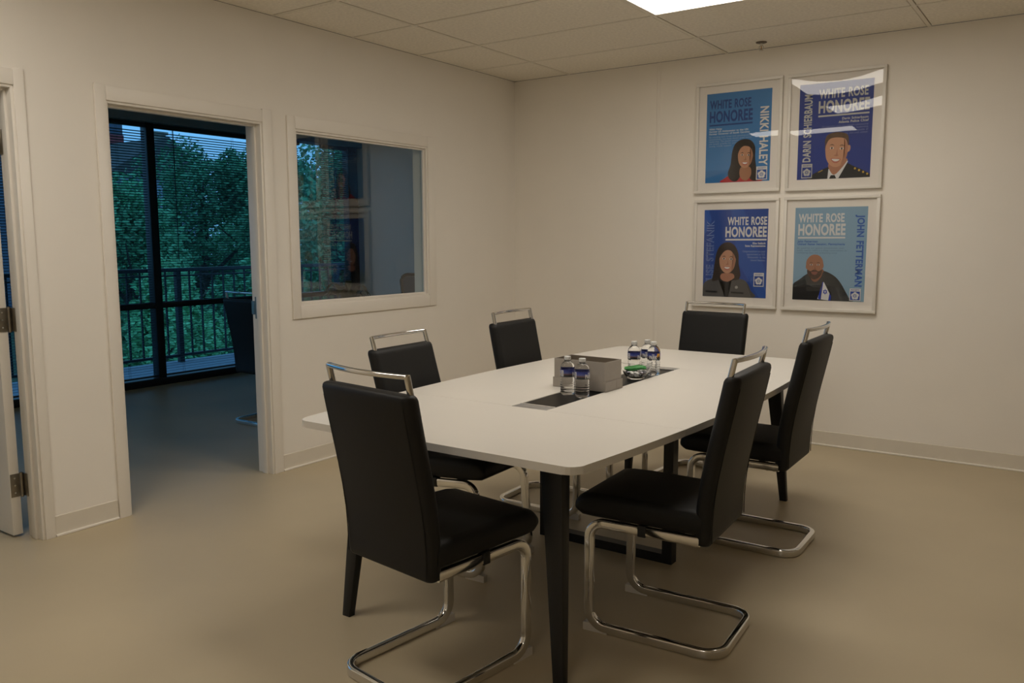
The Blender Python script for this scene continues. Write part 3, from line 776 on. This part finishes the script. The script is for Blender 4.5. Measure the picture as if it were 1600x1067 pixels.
pl = [(catmull([(.0, 1.0), (.01, .86), (.12, .80), (.28, .77), (.50, .78), (.68, .81), (.77, .92), (.79, 1.0)], 5), tweed)]
pl.append((catmull([(.155, .82), (.17, .72), (.19, .58), (.22, .47), (.29, .395), (.40, .37), (.50, .41), (.56, .50), (.57, .62), (.60, .74), (.56, .80), (.42, .80), (.28, .80)], 5), hair))
pl.append((catmull([(.31, .73), (.48, .73), (.50, .79), (.41, .84), (.29, .79)], 4), sk2))
pl.append(([(.27, .79), (.33, .815), (.40, .825), (.47, .80), (.50, .78), (.50, .80), (.42, .84), (.415, 1.0), (.36, 1.0), (.36, .84), (.26, .81)], ink((.008, .008, .009))))
pl += face_layers(.39, .585, .135, sk, sk2, ink((.45, .12, .10)), hair, True, .03)
pl.append((catmull([(.24, .60), (.25, .49), (.33, .425), (.43, .42), (.52, .48), (.55, .62), (.50, .52), (.43, .465), (.35, .47), (.28, .53)], 4), hair))
pl.append(([(.05, .93), (.24, .935), (.24, .955), (.05, .95)], ink((.008, .008, .009)))); pl.append(([(.46, .935), (.66, .94), (.66, .96), (.46, .955)], ink((.008, .008, .009))))
pl.append((ell(.545, .885, .024, .017, 0, 12), ink((.35, .34, .32))))
p.poly('portrait', pl)
p.emblem(.81, .965, .715, .87, ink((.016, .060, .29)), WH2, WH2)
# --- lower right: pale blue sheet
BL = ink((.03, .11, .42))
p = Poster(2.523, 1.290, 'pale-blue framed poster with blue vertical name, lower right of four', ink((.235, .385, .52)))
p.text('WHITE ROSE', .05, .69, .065, .16, WH2, .032); p.text('HONOREE', .05, .71, .175, .30, WH2, .036)
p.poly('rule', [([(.05, .315), (.71, .315), (.71, .332), (.05, .332)], WH2)])
p.text('John Fetterman\nUnited States Senator, Pennsylvania', .045, .71, .352, .41, BL, .03)
p.text('By speaking out against antisemitism, your\npublic stance reflects a deep commitment to\ncombating hate and protecting unity.', .045, .74, .425, .50, ink((.12, .20, .32)))
p.text('JOHN FETTERMAN', .835, .965, .085, .84, BL, .035, rot=-1)
hood = ink((.030, .032, .032), .25, 40); blk = ink((.006, .006, .007)); sk = ink((.36, .17, .10)); sk2 = ink((.25, .105, .06)); beard = ink((.075, .042, .028), .3, 90)
pl = [(catmull([(.0, 1.0), (.0, .84), (.09, .78), (.19, .72), (.30, .68), (.44, .68), (.58, .73), (.67, .80), (.75, .90), (.80, .97), (.80, 1.0)], 5), hood)]
pl.append(([(0, .86), (.18, .83), (.36, .86), (.6, .84), (.68, 1.0), (0, 1.0)], blk))
pl.append((catmull([(.23, .66), (.42, .66), (.43, .76), (.36, .81), (.27, .78)], 4), sk2))
pl.append((ell(.195, .635, .016, .028), sk)); pl.append((ell(.415, .625, .016, .028), sk))
fl_ = face_layers(.305, .635, .115, sk, sk2, ink((.24, .09, .07)), beard, False)
pl.append((catmull([(.19, .62), (.195, .56), (.25, .515), (.31, .505), (.37, .52), (.415, .565), (.415, .63), (.305, .66)], 5), sk))
pl += fl_[:1]
pl.append((catmull([(.20, .67), (.25, .685), (.305, .665), (.36, .685), (.41, .67), (.39, .735), (.305, .775), (.22, .735)], 4), beard))
pl += fl_[2:]
pl.append((catmull([(.215, .72), (.25, .775), (.33, .80), (.40, .75), (.43, .69), (.47, .73), (.42, .80), (.34, .86), (.22, .83), (.18, .75)], 4), ink((.045, .046, .045))))
p.poly('portrait', pl)
FW, FB = ink((.70, .70, .70)), ink((.02, .05, .42))
fl2 = [([(.425, .80), (.445, .80), (.555, .955), (.545, 1.0), (.36, .985), (.385, .93)], FW), ([(.425, .80), (.437, .80), (.41, .985), (.385, .987), (.37, .975)], FB), ([(.53, .92), (.555, .955), (.545, 1.0), (.515, 1.0)], FB)]
sx_, sy_ = .468, .905
for s in (1, -1): fl2.append(([(sx_, sy_ - s * .032), (sx_ + .032, sy_ + s * .016), (sx_ - .032, sy_ + s * .016)], FB))
fl2.append((ell(sx_, sy_, .012, .011, 0, 6), FW)); fl2.append(([(.415, .79), (.423, .79), (.413, 1.0), (.405, 1.0)], ink((.03, .03, .03))))
p.poly('flag', fl2)
p.emblem(.805, .955, .86, .99, ink((.02, .06, .34)), WH2, WH2)

# ------------------------------------------------------------------ sprinkler
sp_ = empty('sprinkler_head', (2.084, -0.19, H))
bm = bmesh.new(); lathe(bm, [(.0001, -.006), (.022, -.008), (.034, -.004), (.036, .0)], 24); obj('escutcheon', bm, mat('dull_brass', (.16, .13, .09), .4, metal=.8), sp_, True)
bm = bmesh.new(); lathe(bm, [(.0001, -.024), (.008, -.024), (.009, -.006), (.0001, -.006)], 12); obj('body', bm, CHROME, sp_, True)
for s in (-1, 1):
    bm = bmesh.new(); tube_round(bm, [(s * .008, 0, -.02), (s * .014, 0, -.03), (s * .012, 0, -.042), (0, 0, -.05)], .0022, 6); obj('yoke_arm', bm, CHROME, sp_, True)
bm = bmesh.new(); lathe(bm, [(.0001, -.05), (.013, -.05), (.014, -.053), (.0001, -.054)], 16); obj('deflector', bm, CHROME, sp_, True)
bm = bmesh.new(); lathe(bm, [(.0001, -.048), (.0025, -.047), (.0025, -.024), (.0001, -.024)], 8); obj('bulb', bm, mat('sprinkler_bulb', (.5, .25, .05), .1), sp_, True)
tag(sp_, 'small pendent sprinkler head on the ceiling above the posters', 'sprinkler')

# ------------------------------------------------------------------ things on the table
ZTT = ZT
ba = math.radians(-2)
bx = empty('storage_box', (2.173, -2.607, ZTT + .0016), ba)
def shell(name, w, d, z0, z1, th, par, mt=BOXGREY, floor=True):
    bm = bmesh.new()
    o1 = rrect(w, d, .003, 2); i1 = rrect(w - th, d - th, .002, 2)
    rs = [[(a, b, z0) for a, b in o1], [(a, b, z1) for a, b in o1], [(a, b, z1) for a, b in i1], [(a, b, z0 + th) for a, b in i1]]
    rings(bm, rs)
    return obj(name, bm, mt, par)
shell('lid', .134, .073, 0, .041, .003, bx)
shell('body', .1295, .0685, .004, .124, .003, bx)
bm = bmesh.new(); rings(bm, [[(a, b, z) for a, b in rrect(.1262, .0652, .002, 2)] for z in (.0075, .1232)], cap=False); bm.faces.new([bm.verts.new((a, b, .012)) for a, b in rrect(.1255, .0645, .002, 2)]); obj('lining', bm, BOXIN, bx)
boxo('corner_seam', .1338, .1343, .018, .0186, .001, .04, BOXIN, bx)
tag(bx, 'open grey cardboard box standing in its own lid, mid-table', 'box')

LABEL = None
def label_mat():
    mm = bpy.data.materials.new('bottle_label'); mm.use_nodes = True; nt = mm.node_tree; b = nt.nodes['Principled BSDF']
    tc = nt.nodes.new('ShaderNodeTexCoord'); sx = nt.nodes.new('ShaderNodeSeparateXYZ'); nt.links.new(tc.outputs['Generated'], sx.inputs[0])
    n = nt.nodes.new('ShaderNodeTexNoise'); n.inputs['Scale'].default_value = 14; nt.links.new(tc.outputs['Generated'], n.inputs['Vector'])
    ad = nt.nodes.new('ShaderNodeMath'); ad.operation = 'MULTIPLY_ADD'; ad.inputs[1].default_value = 0.22
    nt.links.new(n.outputs['Fac'], ad.inputs[0]); nt.links.new(sx.outputs['Z'], ad.inputs[2])
    cr = nt.nodes.new('ShaderNodeValToRGB'); e = cr.color_ramp
    e.elements[0].position = .0; e.elements[0].color = (.02, .025, .03, 1); e.elements[1].position = 1.0; e.elements[1].color = (.02, .03, .22, 1)
    for q, c in ((.38, (.025, .03, .04, 1)), (.46, (.16, .075, .055, 1)), (.62, (.10, .11, .28, 1)), (.85, (.035, .06, .30, 1))):
        k = e.elements.new(q); k.color = c
    nt.links.new(ad.outputs[0], cr.inputs[0]); nt.links.new(cr.outputs[0], b.inputs['Base Color']); b.inputs['Roughness'].default_value = .35
    return mm
LABELM = label_mat(); LW = mat('label_white', (.72, .72, .74), .4); LO = mat('label_orange', (.75, .36, .03), .4); LD = mat('label_dark', (.015, .015, .02), .5)
def bottle_proto():
    e = empty('water_bottle')
    R = .0305
    prof = [(.0001, .004), (.012, .003), (.02, .0), (.026, .001), (.0298, .007)]
    for k in range(5):
        z = .012 + .011 * k; prof += [(R, z), (R - .0016, z + .0045), (R - .0014, z + .0065), (R, z + .0105)]
    prof += [(.0285, .072), (.0288, .078), (R - .0006, .081), (R - .0006, .116), (R, .119), (R - .0005, .124), (.0275, .133), (.022, .142), (.0165, .148), (.0128, .151), (.0122, .155), (.015, .156), (.015, .158), (.0120, .1585), (.0120, .162), (.0001, .162)]
    bm = bmesh.new(); lathe(bm, prof, 40); obj('body', bm, WATER, e, True)
    bm = bmesh.new(); n = 36; rs = []
    for i in range(n):
        rr = .0142 if i % 2 else .0138; rs.append((rr * math.cos(2 * PI * i / n), rr * math.sin(2 * PI * i / n)))
    rings(bm, [[(a, b, .1588) for a, b in rs], [(a, b, .1705) for a, b in rs], [(a * .9, b * .9, .1722) for a, b in rs]]); obj('cap', bm, CAP, e)
    rl_ = R + .0004; n = 48
    bm = bmesh.new(); rings(bm, [[((rl_) * math.cos(2 * PI * i / n), (rl_) * math.sin(2 * PI * i / n), z) for i in range(n)] for z in (.082, .1155)], cap=False)
    lb = obj('label', bm, LABELM, e, True)
    def wrap(me, rr):
        for v in me.vertices:
            a = v.co.x / rl_; v.co = (rr * math.sin(a), -rr * math.cos(a), v.co.y)
    def patch(x0, x1, z0, z1, mt, rr, nm):
        n = 8; me = bpy.data.meshes.new(nm); vs, fs = [], []
        for i in range(n + 1):
            x = x0 + (x1 - x0) * i / n; vs += [(x, z0, 0), (x, z1, 0)]
            if i: fs.append((2 * i - 2, 2 * i, 2 * i + 1, 2 * i - 1))
        me.from_pydata(vs, [], fs); wrap(me, rr); me.materials.append(mt); link(bpy.data.objects.new(nm, me), lb)
    def wtext(s, x0, x1, z0, z1, mt, rr, rot=0):
        me = fit_text(s, x0, x1, z0, z1, .03, rot=rot); wrap(me, rr); me.materials.clear(); me.materials.append(mt); link(bpy.data.objects.new('lettering', me), lb)
    wtext('PARK', -.021, .017, .0845, .1035, LW, rl_ + .0004); wtext('DEER', -.008, .004, .105, .111, LW, rl_ + .0004)
    patch(.017, .034, .094, .1135, LO, rl_ + .0002, 'sun_print'); patch(.020, .033, .092, .098, LD, rl_ + .0003, 'hill_print'); patch(.025, .029, .097, .105, LD, rl_ + .0003, 'deer_print')
    patch(-.073, -.060, .085, .112, LW, rl_ + .0002, 'facts_print')
    for k in range(5): patch(-.0715, -.0615, .088 + .0045 * k, .0895 + .0045 * k, LD, rl_ + .0004, 'facts_line')
    wtext('DEER PARK', -.084, -.077, .085, .112, LW, rl_ + .0004, rot=1)
    patch(-rl_ * PI, -rl_ * .92 * PI, .084, .1135, LD, rl_ + .0002, 'seam_print')
    return e
bp0 = bottle_proto()
bp0.scale = (1, 1, 0.93)
BT = [('water bottle in front of the grey box, left one of the pair', 2.177, -2.784, 110), ('water bottle in front of the grey box, right one of the pair', 2.258, -2.802, 92),
      ('leftmost of the three water bottles behind the glass bowl', 2.177, -2.165, 98), ('middle and farthest of the three water bottles behind the glass bowl', 2.203, -2.075, 20), ('rightmost of the three water bottles, right of the glass bowl', 2.262, -2.128, 24)]
for i, (lb, x, y, a) in enumerate(BT):
    o = bp0 if i == 0 else copy_tree(bp0)
    o.location = (x, y, ZTT - .0034); o.rotation_euler = (0, 0, math.radians(a)); tag(o, lb, 'bottle', 'water bottles on the table')
# glass bowl with mints
bw = empty('glass_bowl', (2.24, -2.27, ZTT - .0033))
bm = bmesh.new(); lathe(bm, [(.0001, .0), (.030, .0), (.034, .003), (.044, .014), (.056, .034), (.0605, .050), (.0615, .060), (.059, .0605), (.058, .050), (.053, .035), (.041, .016), (.030, .007), (.0001, .006)], 48); obj('bowl', bm, BOWLGLASS, bw, True)
bw.scale = (1.22, 1.22, 1.3)
tag(bw, 'small clear glass bowl of wrapped mints on the black tray', 'bowl')
MINT = mat('white_wrapper', (.72, .70, .70), .3, noise=.12, nscale=90); MINTD = mat('silver_wrapper', (.30, .28, .32), .25, metal=.6)
rnd = random.Random(3)
def mint_mesh():
    bm = bmesh.new(); bmesh.ops.create_icosphere(bm, subdivisions=2, radius=1.0)
    for v in bm.verts: v.co = Vector((v.co.x * .0085, v.co.y * .0085, v.co.z * .0055)) * (1 + .12 * rnd.uniform(-1, 1))
    return bm
m0 = obj('wrapped_mint', mint_mesh(), MINT, None, True); m1 = obj('wrapped_mint', mint_mesh(), MINTD, None, True)
spots = [(0, 0, .0135)] + [(.021 * math.cos(a), .021 * math.sin(a), .0145) for a in [k * PI / 3 for k in range(6)]] + [(.032 * math.cos(a + .2), .032 * math.sin(a + .2), .0255) for a in [k * PI / 5 for k in range(10)]]
for k, (a, b, z) in enumerate(spots):
    src = m1 if k % 3 == 1 else m0
    o = src if k == 0 or (src is m1 and k == 1) else src.copy()
    if o is not src: COL.objects.link(o)
    o.location = (2.24 + a * 1.22, -2.27 + b * 1.22, ZTT - .0033 + z * 1.25); o.scale = (1.25, 1.25, 1.3); o.rotation_euler = (rnd.uniform(-.4, .4), rnd.uniform(-.4, .4), rnd.uniform(0, 6))
    tag(o, 'silver-wrapped mint in the clear glass bowl' if src is m1 else 'white-wrapped mint in the clear glass bowl', 'candy', 'silver mints in the bowl' if src is m1 else 'white mints in the bowl')
bm = bmesh.new(); rs = []
for k in range(9):
    q = -1 + 2 * k / 8; th_ = .0065 * math.sqrt(max(0.02, 1 - q * q)) + .0006; wd = .016 * (1 - .15 * q * q)
    rs.append([(q * .040, a * wd / .016, b * th_ / .006 + .004 * math.sin(q * 2.4)) for a, b in rrect(.016, .006, .005, 3)])
rings(bm, rs); pk = obj('candy_packet', bm, mat('green_wrapper', (.03, .22, .045), .3, noise=.25, nscale=60), None, True)
pk.scale = (1.25, 1.25, 1.3); pk.location = (2.238, -2.275, ZTT + .047); pk.rotation_euler = (.15, .05, math.radians(28)); tag(pk, 'crinkled green candy packet lying on the mints in the bowl', 'packet')

# ------------------------------------------------------------------ the dark office
DESK = mat('dark_desk', (.03, .022, .015), .4)
dk = empty('office_desk', (-1.05, -0.92, 0))
boxo('desktop', -.75, .75, -.32, .32, .71, .74, DESK, dk, .003)
for sx in (-1, 1):
    for sy in (-1, 1): boxo('leg', sx * .70 - .02, sx * .70 + .02, sy * .29 - .02, sy * .29 + .02, 0, .71, BLACKMETAL, dk)
tag(dk, 'dark desk in the office below the interior window', 'desk')
pt = empty('potted_plant', (-1.0, -0.94, .741))
bm = bmesh.new(); lathe(bm, [(.0001, 0), (.05, 0), (.066, .10), (.068, .115), (.060, .115), (.058, .10), (.0001, .098)], 24); obj('pot', bm, mat('plant_pot', (.09, .08, .07), .6), pt, True)
PLF = mat('plant_leaf', (.035, .045, .015), .5, noise=.3, nscale=8)
rnd = random.Random(11)
for k in range(15):
    a = k * 2.4 + rnd.uniform(-.2, .2); ln = rnd.uniform(.20, .34); up = rnd.uniform(1.5, 2.4)
    vs, fs = [], []
    for q in range(9):
        s = q / 8; rad_ = ln * s * (1 - .15 * s); z = .1 + ln * (up * s - .95 * up * s * s * 0.9); wd = .026 * math.sin(PI * min(1, .12 + .88 * s)) + .001
        c = Vector((rad_ * math.cos(a), rad_ * math.sin(a), z)); side = Vector((-math.sin(a), math.cos(a), 0))
        vs += [tuple(c - side * wd + Vector((0, 0, .004))), tuple(c), tuple(c + side * wd + Vector((0, 0, .004)))]
        if q: b_ = 3 * q; fs += [(b_ - 3, b_ - 2, b_ + 1, b_), (b_ - 2, b_ - 1, b_ + 2, b_ + 1)]
    me = bpy.data.meshes.new('leaf'); me.from_pydata(vs, [], fs); me.materials.append(PLF)
    for p_ in me.polygons: p_.use_smooth = True
    link(bpy.data.objects.new('leaf', me), pt)
tag(pt, 'leafy potted plant in the office behind the interior window', 'plant')
# mesh-back task chair whose frame shows at the window's lower right
oc = empty('task_chair', (-0.83, -0.26, 0), math.radians(28))
FR = mat('task_chair_plastic', (.035, .033, .028), .5); MESH = mat('task_chair_mesh', (.16, .17, .21), .8)
bm = bmesh.new(); tube_round(bm, fillet_path([(-.17, .22, .58), (-.23, .25, 1.085), (.23, .25, 1.085), (.17, .22, .58)], [.06, .06]), .014, 8); obj('back_frame', bm, FR, oc, True)
bm = bmesh.new(); vs = [bm.verts.new(c) for c in ((-.165, .224, .6), (.165, .224, .6), (.215, .252, 1.07), (-.215, .252, 1.07), (-.165, .227, .6), (.165, .227, .6), (.215, .255, 1.07), (-.215, .255, 1.07))]
for q in ((0, 1, 2, 3), (7, 6, 5, 4), (0, 4, 5, 1), (1, 5, 6, 2), (2, 6, 7, 3), (3, 7, 4, 0)): bm.faces.new([vs[i] for i in q])
obj('back_mesh', bm, MESH, oc)
boxo('seat', -.24, .24, -.24, .20, .44, .50, FR, oc, .025)
boxo('back_bracket', -.03, .03, .16, .24, .46, .64, FR, oc, .004)
bm = bmesh.new(); lathe(bm, [(.0001, .07), (.028, .07), (.028, .25), (.018, .25), (.018, .44), (.0001, .44)], 16); obj('gas_column', bm, FR, oc, True)
for k in range(5):
    a = k * 2 * PI / 5; bm = bmesh.new(); tube_round(bm, [(0, 0, .09), (.29 * math.cos(a), .29 * math.sin(a), .065)], [.022, .014], 8); lg = obj('base_arm', bm, FR, oc, True)
    bm = bmesh.new(); bmesh.ops.create_uvsphere(bm, u_segments=12, v_segments=8, radius=.028, matrix=Matrix.Translation((.29 * math.cos(a), .29 * math.sin(a), .028))); obj('caster', bm, FR, lg, True)
tag(oc, 'mesh-backed task chair in the office, at the lower right of the interior window', 'chair')
